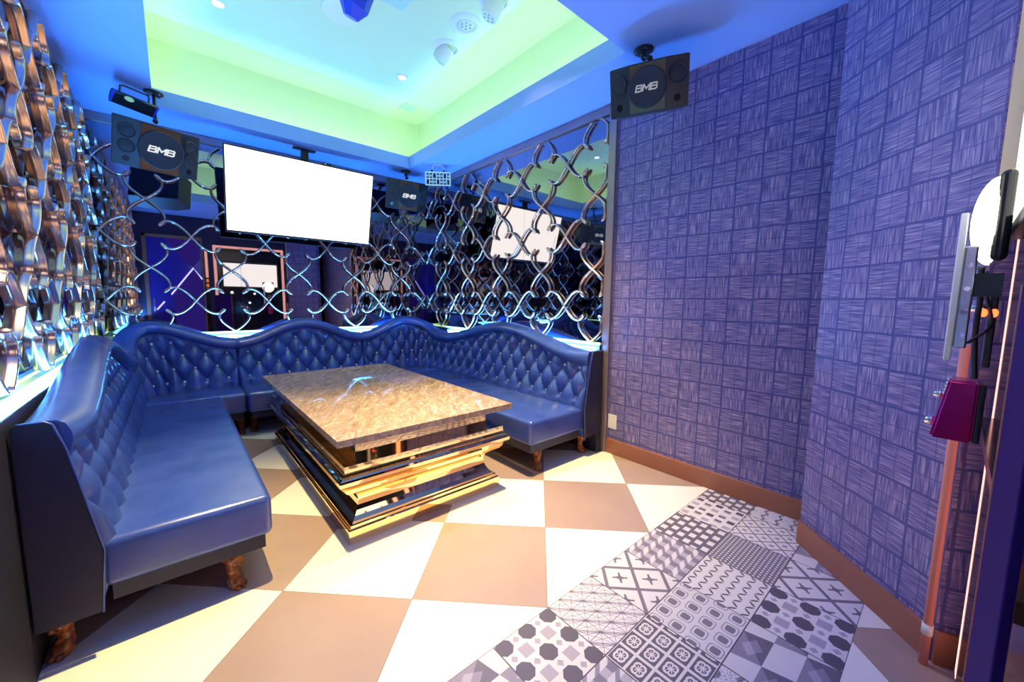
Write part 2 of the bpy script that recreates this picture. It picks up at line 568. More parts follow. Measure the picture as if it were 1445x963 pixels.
# mirror surround on the right wall: bronze post and head rails
bm = bmesh.new()
add_box(bm, XR - 0.03, XR, 0.455, 0.525, 0.0, ZC - 0.001, 0.003)
struct('trim_1', bm, 'bronze_frame')
bm = bmesh.new()
add_box(bm, XR - 0.028, XR, 0.527, YB - 0.03, ZC - 0.075, ZC - 0.001, 0.003)
struct('trim_2', bm, 'bronze_frame')
bm = bmesh.new()
add_box(bm, XL + 0.03, XR - 0.03, YB - 0.028, YB, ZC - 0.075, ZC - 0.001, 0.003)
struct('trim_3', bm, 'bronze_frame')
bm = bmesh.new()
add_box(bm, XL, XL + 0.028, YF, YB - 0.03, ZC - 0.075, ZC - 0.001, 0.003)
struct('trim_4', bm, 'bronze_frame')

def baseboard(name, p0, p1, h=0.13, t=0.015):
    a = Vector((*p0, 0)); d = Vector((*p1, 0)) - a
    o = struct(name, box(0, d.length, 0, t, 0, h, 0.003), 'base_wood')
    o.location = a; o.rotation_euler = (0, 0, math.atan2(d.y, d.x))
baseboard('baseboard_right', (XR, WY - 0.4), (XR, 0.455))
baseboard('baseboard_angled', (EX + 0.01, EY + 0.01), (WX, WY))
baseboard('baseboard_corner', (0.56, -1.68), (EX, EY))

# ------------------------------------------------------------------ CEILING: soffit ring, lip, tray
def ceiling():
    bm = bmesh.new()
    x0, x1, y0, y1 = XL - 0.1, XR + 0.1, YF - 0.1, YB + 0.1
    g = 0.27
    z0, z1 = ZC, ZC + 0.06
    lip = 3.066
    t = 0.02
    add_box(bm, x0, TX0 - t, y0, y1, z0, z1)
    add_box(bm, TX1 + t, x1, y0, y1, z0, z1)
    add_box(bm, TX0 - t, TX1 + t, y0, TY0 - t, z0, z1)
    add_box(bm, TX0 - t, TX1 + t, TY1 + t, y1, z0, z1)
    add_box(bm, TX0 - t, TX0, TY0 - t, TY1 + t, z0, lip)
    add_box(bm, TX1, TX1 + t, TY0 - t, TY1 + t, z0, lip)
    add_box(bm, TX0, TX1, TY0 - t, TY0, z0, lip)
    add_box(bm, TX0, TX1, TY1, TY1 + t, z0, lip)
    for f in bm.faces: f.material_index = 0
    # tray walls and top, white surfaces with green cove light tinted into their colour
    nsoff = len(bm.faces)
    a, b, c, d = TX0 - g, TX1 + g, TY0 - g, TY1 + g
    add_box(bm, a - 0.05, a, c - 0.05, d + 0.05, z1, ZT)
    add_box(bm, b, b + 0.05, c - 0.05, d + 0.05, z1, ZT)
    add_box(bm, a, b, c - 0.05, c, z1, ZT)
    add_box(bm, a, b, d, d + 0.05, z1, ZT)
    add_box(bm, a - 0.05, b + 0.05, c - 0.05, d + 0.05, ZT, ZT + 0.05)
    bm.faces.ensure_lookup_table()
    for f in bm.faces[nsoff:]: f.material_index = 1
    struct('ceiling', bm, ['soffit_lit_blue', 'paint'])
    # cove strips lying behind the lip
    zz = z1 + 0.004
    for lab, (p, q, r, s) in {'left': (TX0 - 0.075, TX0 - 0.045, TY0, TY1), 'right': (TX1 + 0.045, TX1 + 0.075, TY0, TY1),
                              'front': (TX0, TX1, TY0 - 0.075, TY0 - 0.045), 'back': (TX0, TX1, TY1 + 0.045, TY1 + 0.075)}.items():
        o = obj('led_strip', box(p, q, r, s, zz, zz + 0.012), 'cove_led')
        tag(o, 'pale green light strip hidden behind the %s lip of the ceiling tray' % lab, 'light strip', 'cove light strips')
ceiling()

# ------------------------------------------------------------------ ledge, plinth and strips behind the sofas
def ledges():
    bm = bmesh.new()
    add_box(bm, XL, -2.003, YF, YB, 0, LEDGE - 0.06)
    add_box(bm, XL, -2.045, YF, YB - 0.05, LEDGE - 0.06, LEDGE - 0.012)
    add_box(bm, -2.010, -2.003, YF, YB - 0.1, LEDGE - 0.06, LEDGE - 0.03)
    struct('trim_5', bm, 'plinth')
    bm = bmesh.new()
    add_box(bm, -2.003, 1.16, 3.56, YB, 0, LEDGE - 0.06)
    add_box(bm, -2.045, 1.20, 3.60, YB, LEDGE - 0.06, LEDGE - 0.012)
    struct('trim_6', bm, 'plinth')
    bm = bmesh.new()
    add_box(bm, 1.16, XR - 0.002, 0.53, 3.56, 0, LEDGE - 0.06)
    add_box(bm, 1.20, XR - 0.002, 0.53, 3.60, LEDGE - 0.06, LEDGE - 0.012)
    struct('trim_7', bm, 'plinth')
    # ledge tops with the green glow in their colour; rounded infill where the sofa turns the corner
    def infill(cx, cy, sx, R=0.45):
        pts = [(cx, cy)]
        for k in range(13):
            a = PI / 2 * k / 12
            pts.append((cx + sx * (R - R * math.cos(a)), cy - (R - R * math.sin(a))))
        return pts
    bm = bmesh.new()
    add_box(bm, XL + 0.001, -2.045, YF, YB - 0.05, LEDGE - 0.012, LEDGE)
    add_box(bm, XL + 0.001, XR - 0.001, 3.60, YB - 0.001, LEDGE - 0.012, LEDGE)
    add_box(bm, 1.20, XR - 0.001, 0.53, 3.60, LEDGE - 0.012, LEDGE)
    add_prism(bm, infill(-2.045, 3.60, 1), LEDGE - 0.012, LEDGE)
    add_prism(bm, infill(1.20, 3.60, -1), LEDGE - 0.012, LEDGE)
    o = obj('ledge_shelf', bm, 'ledge_top')
    tag(o, 'pale glowing ledge running along the mirrors behind the blue sofas', 'shelf')
    z = LEDGE - 0.045
    for lab, b in {'left': (-2.040, -2.014, YF + 0.05, 2.95), 'back': (-1.55, 0.70, 3.566, 3.595), 'right': (1.168, 1.195, 0.56, 2.95)}.items():
        o = obj('led_strip', box(b[0], b[1], b[2], b[3], z, z + 0.01), 'blue_led')
        tag(o, 'blue light strip in the gap behind the %s sofa run' % lab, 'light strip', 'blue strips behind the sofas')
    for lab, b in {'left': (XL + 0.003, XL + 0.011, YF + 0.05, 3.6), 'back': (-2.0, 1.2, YB - 0.011, YB - 0.003), 'right': (XR - 0.011, XR - 0.003, 0.56, 3.6)}.items():  # added strips, only there to turn the ledge green
        o = obj('led_strip', box(b[0], b[1], b[2], b[3], LEDGE, LEDGE + 0.006), 'added_green')
        tag(o, 'added thin green strip tinting the ledge at the foot of the %s mirror' % lab, 'light strip', 'added green strips at the foot of the mirrors')
ledges()

# ------------------------------------------------------------------ MIRRORS
def mirror_wall(label, axis, const, inward, cuts, z0=LEDGE, z1=ZC - 0.075):
    t = thing('wall_mirror', label, 'mirror', (0, 0, 0), group='mirrored walls')
    for a, b in zip(cuts, cuts[1:]):
        g = 0.0012
        if axis == 'x': bm = box(min(const, const + inward * 0.006), max(const, const + inward * 0.006), a + g, b - g, z0, z1)
        else: bm = box(a + g, b - g, min(const, const + inward * 0.006), max(const, const + inward * 0.006), z0, z1)
        obj('mirror_panel', bm, 'mirror', t)
    return t
mirror_wall('tall dark mirror covering the left wall above the ledge', 'x', XL, 1, [YF, -0.6, 0.45, 1.5, 2.57, YB - 0.006])
mirror_wall('tall dark mirror covering the back wall behind the screen', 'y', YB, -1, [XL + 0.006, -0.991, 0.13, XR - 0.006])
mirror_wall('tall dark mirror on the right wall beside the blue wallpaper', 'x', XR, -1, [0.525, 1.562, 2.602, YB - 0.006])

# ------------------------------------------------------------------ LATTICE SCREENS
S = 0.3175
EDGE = [(0.0, 1.0), (0.125, 0.905), (0.26, 0.785), (0.365, 0.65), (0.41, 0.53), (0.405, 0.415), (0.355, 0.325), (0.265, 0.265)]
half = catmull([(a, b, 0) for a, b in EDGE], 4)
def lattice(label, u0, i0, i1, k0, k1, umin, umax, mapf, par, up, ribbon=False):
    """quatrefoil screen: nodes at (u0 + i S, z0 + k S) where i + k is even"""
    bm = bmesh.new()
    z0 = 0.965; zmax = ZC - 0.085; zmin = LEDGE + 0.004
    prof = [(0.0145 * math.cos(2 * PI * q / 14), 0.0105 * math.sin(2 * PI * q / 14)) for q in range(14)]
    if ribbon:
        zmin += 0.025   # deeper ribbon with rounded ridges along its sides
        prof = []
        for q in range(26):
            a = 2 * PI * q / 26
            prof.append((0.029 * math.cos(a), (0.0125 + 0.0022 * math.cos(4 * a)) * math.copysign(abs(math.sin(a)) ** 0.7, math.sin(a))))
    for i in range(i0, i1 + 1):
        for k in range(k0, k1 + 1):
            if (i % 2 == 0) != par or k % 2 == 0:
                continue
            cu, cz = u0 + i * S, z0 + k * S
            for qu in (1, -1):
                for qz in (1, -1):
                    for swap in (0, 1):
                        pts = []
                        for p in half:
                            a, b = (p.y, p.x) if swap else (p.x, p.y)
                            u = cu + qu * a * S; z = cz + qz * b * S
                            pts.append((u, z))
                        seg = [(u, z) for u, z in pts if umin <= u <= umax and zmin <= z <= zmax]
                        if len(seg) < 3: continue
                        add_tube(bm, [mapf(u, z) for u, z in seg], 0, prof=prof, up=up)
    o = obj('lattice_screen', bm, 'lattice_metal', smooth=True)
    tag(o, label, 'lattice screen', 'curved metal lattice screens')
    return o
off = 0.032
lattice('curly metal quatrefoil lattice on the back wall mirror', -1.07, -5, 9, -1, 7, XL + 0.05, XR - 0.045, lambda u, z: (u, YB - off, z), True, (0, -1, 0))
lattice('curly copper lattice on the right wall mirror next to the wallpaper', 0.648, -2, 11, -1, 7, 0.535, YB - 0.05, lambda u, z: (XR - off, u, z), True, (-1, 0, 0))
lattice('curly metal lattice on the left wall mirror above the long sofa', 3.57, -18, 1, -1, 7, YF + 0.3, YB - 0.09, lambda u, z: (XL + off + 0.012, u, z), False, (1, 0, 0), True)

# ------------------------------------------------------------------ SOFAS
H_LO, H_HI = 0.905, 1.095
DX, DZ = 0.1857, 0.127
ZB0 = 0.50                       # height of the lowest row of buttons

def straight(p0, p1):
    a = Vector((*p0, 0)); d = Vector((*p1, 0)) - a; L = d.length; d.normalize()
    n = Vector((d.y, -d.x, 0))   # room side lies to the right of travel
    return L, (lambda s: (a + d * s, n))
def corner_path(p0, pc, p1, R):
    a = Vector((*p0, 0)); c = Vector((*pc, 0)); b = Vector((*p1, 0))
    d1 = (c - a).normalized(); d2 = (b - c).normalized()
    L1 = (c - a).length - R; L3 = (b - c).length - R; LA = PI / 2 * R
    o = c - d1 * R + d2 * R
    n1 = Vector((d1.y, -d1.x, 0)); n2 = Vector((d2.y, -d2.x, 0))
    def f(s):
        if s < L1: return a + d1 * s, n1
        if s < L1 + LA:
            t = (s - L1) / R
            n = (n1 * math.cos(t) + n2 * math.sin(t))
            return o - n * R, n
        return c + d2 * (R + s - L1 - LA), n2
    return L1 + LA + L3, f

def smooth01(t):
    t = max(0, min(1, t)); return (1 - math.cos(PI * t)) / 2

def sofa(label, path, L, crest, lo0=H_LO, lo1=H_LO, seat_pts=None, seat_front=0.71, ends=(False, False), legs=(), group='blue tufted sofa sections', jy=0.0):
    t = thing('sofa_section', label, 'sofa', (0, 0, 0), group=group)
    def hgt(s):
        if s < crest: return lo0 + (H_HI - lo0) * smooth01(s / crest)
        return lo1 + (H_HI - lo1) * smooth01((L - s) / (L - crest))
    nb = max(1, round(L / DX)); dx = L / nb
    ROLL = 0.118
    def face_d(z): return 0.172 - (z - 0.42) * 0.185
    def puff(s, z):
        u = s / dx; v = (z - ZB0) / DZ
        a = u - 0.5 + v / 2; b = u - 0.5 - v / 2
        fa = abs(math.sin(PI * a)); fb = abs(math.sin(PI * b))
        p = (fa * fb) ** 0.5
        # pits at buttons
        ra = a - round(a); rb = b - round(b)
        du = (ra + rb) / 2 * dx; dv = (ra - rb) * DZ
        pit = math.exp(-(du * du + dv * dv) / (0.024 ** 2))
        if z < ZB0:
            col = abs(math.sin(PI * (u - 0.5)))
            k = min(1, (ZB0 - z) / 0.04)
            p = p * (1 - k) + (col ** 0.4) * k
            if k >= 1: pit = 0
        top = hgt(s) - ROLL
        if z > top - 0.05: 
            pit *= max(0, (top - z) / 0.05); 
            p = p * max(0.0, (top - z) / 0.05) + 0.55 * (1 - max(0.0, (top - z) / 0.05))
        e = min(s, L - s)
        if e < 0.03: p *= (e / 0.03) ** 0.5
        return 0.050 * p - 0.010 * pit
    # ---- tufted front
    ns = int(L / 0.0115); nz = 52
    bm = bmesh.new()
    grid = []
    for i in range(ns + 1):
        s = L * i / ns; P, n = path(s); zt = hgt(s) - ROLL + 0.006
        col = []
        for j in range(nz + 1):
            z = 0.36 + (zt - 0.36) * j / nz
            d = face_d(z) - 0.012 + puff(s, z)
            col.append(bm.verts.new(P + n * d + Vector((0, 0, z))))
        grid.append(col)
    for i in range(ns):
        for j in range(nz):
            bm.faces.new((grid[i][j], grid[i + 1][j], grid[i + 1][j + 1], grid[i][j + 1]))
    # close to the rear so that the back is a body, not a sheet
    rear_b = []; rear_t = []
    for i in range(ns + 1):
        s = L * i / ns; P, n = path(s); zt = hgt(s) - ROLL + 0.006
        rear_b.append(bm.verts.new(P + n * 0.004 + Vector((0, 0, 0.17)))); rear_t.append(bm.verts.new(P + n * 0.004 + Vector((0, 0, zt))))
    fb = [bm.verts.new(path(L * i / ns)[0] + path(L * i / ns)[1] * 0.15 + Vector((0, 0, 0.17))) for i in range(ns + 1)]
    for i in range(ns):
        bm.faces.new((rear_b[i + 1], rear_b[i], rear_t[i], rear_t[i + 1]))
        bm.faces.new((grid[i][nz], grid[i + 1][nz], rear_t[i + 1], rear_t[i]))
        bm.faces.new((fb[i], fb[i + 1], grid[i + 1][0], grid[i][0]))
        bm.faces.new((rear_b[i], rear_b[i + 1], fb[i + 1], fb[i]))
    for i, rv in ((0, 1), (ns, 0)):
        loop = [rear_b[i], fb[i]] + grid[i] + [rear_t[i]]
        f = bm.faces.new(loop if rv else loop[::-1])
    bmesh.ops.recalc_face_normals(bm, faces=bm.faces)
    back = obj('backrest', bm, 'leather', t)
    autosmooth(back, 75)
    # ---- roll along the top
    bm = bmesh.new()
    rings = []
    nr = int(L / 0.02)
    for i in range(nr + 1):
        s = L * i / nr; P, n = path(s); h = hgt(s)
        d0 = face_d(h - ROLL)
        e = min(s, L - s)
        free = (ends[0] and s < L / 2) or (ends[1] and s > L / 2)
        q = 1.0 if free else min(1.0, e / 0.02) ** 0.5 * 0.15 + 0.85
        bl = 0.070 * (0.35 + 0.65 * min(1.0, e / 0.22) ** 0.8) if free else 0.066 * q
        sec = [(0.002, h - ROLL), (d0 - 0.02, h - ROLL - 0.004), (d0 + 0.012, h - ROLL), (d0 + bl * 0.75, h - ROLL + 0.014), (d0 + bl, h - 0.075), (d0 + bl * 0.85, h - 0.045),
               (d0 + bl * 0.4, h - 0.018), (d0 - 0.01, h - 0.004 - (1 - q) * 0.03), (d0 * 0.5, h - (1 - q) * 0.03), (0.016, h - 0.008), (0.002, h - 0.03)]
        rings.append([bm.verts.new(P + n * a + Vector((0, 0, b))) for a, b in sec])
    m = len(rings[0])
    for a, b in zip(rings, rings[1:]):
        for k in range(m): bm.faces.new((a[k], a[(k + 1) % m], b[(k + 1) % m], b[k]))
    bm.faces.new(rings[0][::-1]); bm.faces.new(rings[-1])
    bmesh.ops.recalc_face_normals(bm, faces=bm.faces)
    roll = obj('top_roll', bm, 'leather', t)
    autosmooth(roll, 60)
    # ---- buttons
    bmesh_b = bmesh.new(); add_ball(bmesh_b, (0, 0, 0), 0.0115, 1, 1, 0.7, 10)
    me0 = None
    r = 0
    while True:
        z = ZB0 + r * DZ / 1.0 * 1.0
        z = ZB0 + r * DZ
        if z > H_HI - ROLL: break
        for i in range(nb + (r % 2)):
            s = (i + 0.5) * dx if r % 2 == 0 else i * dx
            if s < 0.02 or s > L - 0.02 or z > hgt(s) - ROLL - 0.03: continue
            P, n = path(s)
            pos = P + n * (face_d(z) - 0.012 + puff(s, z) + 0.012) + Vector((0, 0, z))
            if me0 is None:
                b = obj('button', bmesh_b, 'button_pearl', t, smooth=True); me0 = b.data
            else:
                b = bpy.data.objects.new('button', me0); C.objects.link(b); b.parent = t
            b.location = pos
            b.rotation_euler = (PI / 2, 0, math.atan2(n.y, n.x) + PI / 2)
        r += 1
    # ---- seat and base
    def seat_mesh(pts, z0, z1, bev, crown):
        bm = bmesh.new()
        add_prism(bm, pts, z0, z1)
        es = [e for e in bm.edges]
        bmesh.ops.bevel(bm, geom=es, offset=bev, segments=5, profile=0.5, affect='EDGES')
        return bm
    bm = seat_mesh(seat_pts, 0.232, 0.425, 0.032, 0)
    o = obj('seat', bm, 'leather', t); autosmooth(o, 50)
    cx = sum(p[0] for p in seat_pts) / len(seat_pts); cy = sum(p[1] for p in seat_pts) / len(seat_pts)
    base = []
    for x, y in seat_pts:
        d = Vector((cx - x, cy - y)); k = 0.03
        base.append((x + (k if d.x > 0 else -k), y + (k if d.y > 0 else -k)))
    bm = bmesh.new(); add_prism(bm, base, 0.168, 0.236)
    obj('seat_base', bm, 'leather_dark', t)
    # ---- side panels at the free ends
    for e, (flag, s) in enumerate(zip(ends, (0.0, L))):
        if not flag: continue
        P, n = path(s)
        tdir = Vector((-n.y, n.x, 0)) if e == 0 else Vector((n.y, -n.x, 0))
        if e == 0: tdir = (path(0.0)[0] - path(0.1)[0]).normalized()
        else: tdir = (path(L)[0] - path(L - 0.1)[0]).normalized()
        out = [(-0.006, 0.165), (0.158, 0.165), (0.176, 0.40), (0.112, 0.80), (0.088, lo0 - 0.012), (0.07, lo0), (0.01, lo0), (-0.006, lo0 - 0.012)]
        bm = bmesh.new()
        va = [bm.verts.new(P + n * a + Vector((0, 0, b)) + tdir * 0.002) for a, b in out]
        vb = [bm.verts.new(P + n * a + Vector((0, 0, b)) + tdir * 0.024) for a, b in out]
        bm.faces.new(va[::-1]); bm.faces.new(vb)
        for i in range(len(out)): bm.faces.new((va[i], va[(i + 1) % len(out)], vb[(i + 1) % len(out)], vb[i]))
        bmesh.ops.recalc_face_normals(bm, faces=bm.faces)
        bmesh.ops.bevel(bm, geom=list(bm.edges), offset=0.004, segments=2, affect='EDGES')
        sp = obj('side_panel', bm, 'leather_dark', t)
        bm = bmesh.new()
        add_tube(bm, [P + n * a + Vector((0, 0, b)) + tdir * 0.024 for a, b in out[1:7]], 0.004, 6)
        obj('piping', bm, 'leather', sp, smooth=True)
    # ---- carved feet
    for (x, y, a) in legs:
        carved_leg(t, x, y, a)
    return t

LEG = {}
def carved_leg(parent, x, y, a):
    if 'm' not in LEG:
        bm = bmesh.new()
        prof = [(0.168, 0.0, 0.040, 0.036), (0.150, 0.0, 0.042, 0.038), (0.142, 0.004, 0.036, 0.034), (0.130, 0.010, 0.036, 0.034), (0.112, 0.010, 0.030, 0.030),
                (0.092, 0.004, 0.023, 0.024), (0.075, 0.002, 0.022, 0.023), (0.060, 0.006, 0.026, 0.027), (0.045, 0.012, 0.032, 0.031), (0.025, 0.016, 0.034, 0.032), (0.010, 0.016, 0.031, 0.029), (0.0, 0.014, 0.024, 0.022)]
        rings = []
        for z, c, rx, ry in prof:
            ring = []
            for k in range(20):
                th = 2 * PI * k / 20
                sq = 1.0 / max(abs(math.cos(th)), abs(math.sin(th))) if z > 0.14 else 1.0
                fl = 1 + 0.07 * math.cos(5 * th) if z < 0.14 else 1.0
                ring.append(bm.verts.new((c + rx * math.cos(th) * min(sq, 1.2) * fl, ry * math.sin(th) * min(sq, 1.2) * fl, z)))
            rings.append(ring)
        for p, q in zip(rings, rings[1:]):
            for k in range(20): bm.faces.new((p[k], p[(k + 1) % 20], q[(k + 1) % 20], q[k]))
        bm.faces.new(rings[0]); bm.faces.new(rings[-1][::-1])
        for k in (-1, 0, 1):     # toes
            add_ball(bm, (0.044 - abs(k) * 0.006, k * 0.020, 0.0135), 0.0135, 1.3, 0.8, 1.0, 10)
        for k in (-1, 1):        # scroll at the knee
            add_ball(bm, (0.030, k * 0.018, 0.128), 0.014, 1.0, 0.8, 1.2, 10)
        add_ball(bm, (0.040, 0, 0.118), 0.012, 1.0, 0.8, 1.4, 10)
        bmesh.ops.recalc_face_normals(bm, faces=bm.faces)
        o = obj('leg', bm, 'carved_wood', parent, smooth=True); LEG['m'] = o.data
    else:
        o = bpy.data.objects.new('leg', LEG['m']); C.objects.link(o); o.parent = parent
    o.location = (x, y, 0); o.rotation_euler = (0, 0, a)

RL, RB, RR = -1.99, 3.545, 1.15
YE, YC = 0.52, 2.87
FL, FB, FR = -1.28, 2.835, 0.375
SXA, SXB = -1.09, 0.211
L, p = straight((RL, YE), (RL, YC))
sofa('long blue tufted sofa along the left wall, nearest the camera', p, L, 1.36, seat_pts=[(RL + 0.15, YE), (FL, YE), (FL, YC - 0.001), (RL + 0.15, YC - 0.001)], ends=(True, False),
     lo1=0.868, legs=[(-1.44, 0.60, -PI / 4), (-1.945, 0.60, -PI / 4 * 3), (-1.36, 2.76, 0)])
L, p = corner_path((RL, YC), (RL, RB), (SXA, RB), 0.42)
sofa('blue tufted corner sofa section in the far left corner', p, L, L * 0.50, lo0=0.868, seat_pts=[(RL + 0.15, YC + 0.001), (SXA - 0.001, YC + 0.001), (SXA - 0.001, RB - 0.15), (RL + 0.32, RB - 0.15), (RL + 0.15, RB - 0.32)],
     legs=[(SXA - 0.05, 3.02, -PI / 2), (-1.85, 3.35, 0)])
L, p = straight((SXA, RB), (SXB, RB))
sofa('straight blue tufted sofa section under the television', p, L, 0.65, seat_pts=[(SXA, FB), (SXB - 0.001, FB), (SXB - 0.001, RB - 0.15), (SXA, RB - 0.15)],
     legs=[(SXA + 0.06, 3.02, -PI / 2), (SXB - 0.06, 3.02, -PI / 2)])
L, p = corner_path((SXB, RB), (RR, RB), (RR, YC), 0.42)
sofa('blue tufted corner sofa section in the far right corner', p, L, L * 0.42, seat_pts=[(SXB, YC + 0.001), (RR - 0.15, YC + 0.001), (RR - 0.15, RB - 0.32), (RR - 0.32, RB - 0.15), (SXB, RB - 0.15)],
     legs=[(SXB + 0.06, 3.02, -PI / 2), (1.0, 3.35, PI)])
L, p = straight((RR, YC), (RR, YE))
sofa('blue tufted sofa along the right wall beside the blue wallpaper', p, L, 1.22, seat_pts=[(FR, YE), (RR - 0.15, YE), (RR - 0.15, YC - 0.001), (FR, YC - 0.001)], ends=(False, True),
     legs=[(0.53, 0.60, -PI * 0.75), (1.05, 0.60, -PI / 4), (0.46, 2.76, PI)])
# dark end block between the right sofa and the wall
bm = box(1.158, XR - 0.032, 0.50, 0.56, 0.0, 0.90, 0.004)
struct('trim_8', bm, 'plinth')

# ------------------------------------------------------------------ TABLE
def table():
    x0, x1, y0, y1 = -0.93, 0.11, 0.565, 2.59
    t = thing('coffee_table', 'long table with a brown marble top on a stepped gold mirrored base', 'table', ((x0 + x1) / 2, (y0 + y1) / 2, 0))
    hx, hy = (x1 - x0) / 2, (y1 - y0) / 2
    def ringed(prof, mat, name):
        bm = bmesh.new(); rings = []
        for o, z in prof:
            rings.append([bm.verts.new((sx * (hx + o), sy * (hy + o), z)) for sx, sy in ((-1, -1), (1, -1), (1, 1), (-1, 1))])
        for a, b in zip(rings, rings[1:]):
            for k in range(4): bm.faces.new((a[k], a[(k + 1) % 4], b[(k + 1) % 4], b[k]))
        bm.faces.new(rings[0][::-1]); bm.faces.new(rings[-1])
        return obj(name, bm, mat, t)
    def arc(o0, z0, o1, z1, cx, n=8, concave=True):
        out = []
        for k in range(1, n):
            a = PI / 2 * k / n
            out.append((o0 + (o1 - o0) * math.sin(a), z0 + (z1 - z0) * (1 - math.cos(a))) if cx else (o0 + (o1 - o0) * (1 - math.cos(a)), z0 + (z1 - z0) * math.sin(a)))
        return out
    plinth = [(0, 0), (0, 0.074), (-0.004, 0.079), (-0.012, 0.080), (-0.014, 0.094), (-0.030, 0.096)]
    ringed(plinth, 'gold', 'base_plinth')
    cove = [(-0.030, 0.096), (-0.034, 0.104)] + arc(-0.034, 0.104, -0.080, 0.19, False) + [(-0.080, 0.19), (-0.080, 0.215)] + arc(-0.080, 0.215, -0.012, 0.292, True)[::1]
    cove = [(-0.030, 0.096), (-0.032, 0.106), (-0.052, 0.125), (-0.066, 0.147), (-0.076, 0.172), (-0.080, 0.200), (-0.079, 0.222), (-0.070, 0.240), (-0.052, 0.256), (-0.030, 0.270), (-0.012, 0.280), (-0.012, 0.286), (0.004, 0.288), (0.006, 0.302)]
    ringed(cove, 'gold', 'base_cove')
    corn = [(0.006, 0.302), (0.016, 0.304), (0.018, 0.314), (0.028, 0.322), (0.046, 0.344), (0.052, 0.352), (0.052, 0.372), (0.048, 0.382), (0.038, 0.392), (0.028, 0.398), (0.026, 0.410), (0.018, 0.412), (0.018, 0.448)]
    ringed(corn, 'gold', 'cornice')
    ringed([(-0.070, 0.448), (-0.070, 0.510), (-0.069, 0.511), (-0.070, 0.512), (-0.070, 0.574)], 'gold', 'neck')
    bm = box(-hx - 0.062, hx + 0.062, -hy - 0.062, hy + 0.062, 0.574, 0.612, 0.0025)
    obj('tabletop', bm, 'marble', t)
table()

# ------------------------------------------------------------------ TELEVISION
def tv():
    t = thing('television', 'large bright flat television hanging from the ceiling in front of the back wall', 'television', (-0.41, 3.2635, 2.3665), (0.2625, 0, 0))
    W, H = 1.43, 0.815
    bm = box(-W / 2, W / 2, 0, 0.035, -H / 2, H / 2, 0.004)
    add_box(bm, -0.45, 0.45, 0.035, 0.065, -0.3, 0.2, 0.008)
    obj('housing', bm, 'black_plastic', t)
    bm = box(-W / 2 + 0.012, W / 2 - 0.012, -0.003, 0.001, -H / 2 + 0.022, H / 2 - 0.012)
    obj('screen', bm, 'tv_screen', t)
    m = thing('ceiling_mount', 'black pole mount holding the large television', 'mount', (-0.39, 3.325, ZC))
    bm = box(-0.11, 0.11, -0.035, 0.035, -0.012, 0, 0.003)
    obj('mount_plate', bm, 'black_plastic', m)
    bm = bmesh.new(); add_tube(bm, [(0, 0, -0.01), (0, 0, -0.36)], 0.022, 12)
    add_box(bm, -0.035, 0.035, -0.03, 0.03, -0.12, -0.02, 0.004)
    obj('pole', bm, 'black_plastic', m)
    bm = box(-0.14, 0.14, -0.016, 0.012, -0.38, -0.29, 0.004)
    o = obj('mount_bracket', bm, 'black_plastic', m)
    s = obj('sensor', box(-0.045, 0.045, -0.012, 0.012, 0, 0.022, 0.004), 'black_plastic', loc=(-0.20, 3.19, 2.767))
    tag(s, 'small black sensor bar sitting on top of the large television', 'sensor')
    obj('sensor_eye', box(-0.030, -0.012, -0.014, -0.012, 0.006, 0.016), 'chrome', s)
tv()

# ------------------------------------------------------------------ SPEAKERS
def circle(r, n=24, cx=0, cy=0): return [(cx + r * math.cos(2 * PI * i / n), cy + r * math.sin(2 * PI * i / n)) for i in range(n)]
def FR_M(x, y, z, az=0.0):
    """frame whose z axis points out of a front face (local -y) turned by az"""
    return Matrix.Translation((x, y, z)) @ Matrix.Rotation(az, 4, 'Z') @ Matrix.Rotation(PI / 2, 4, 'X')

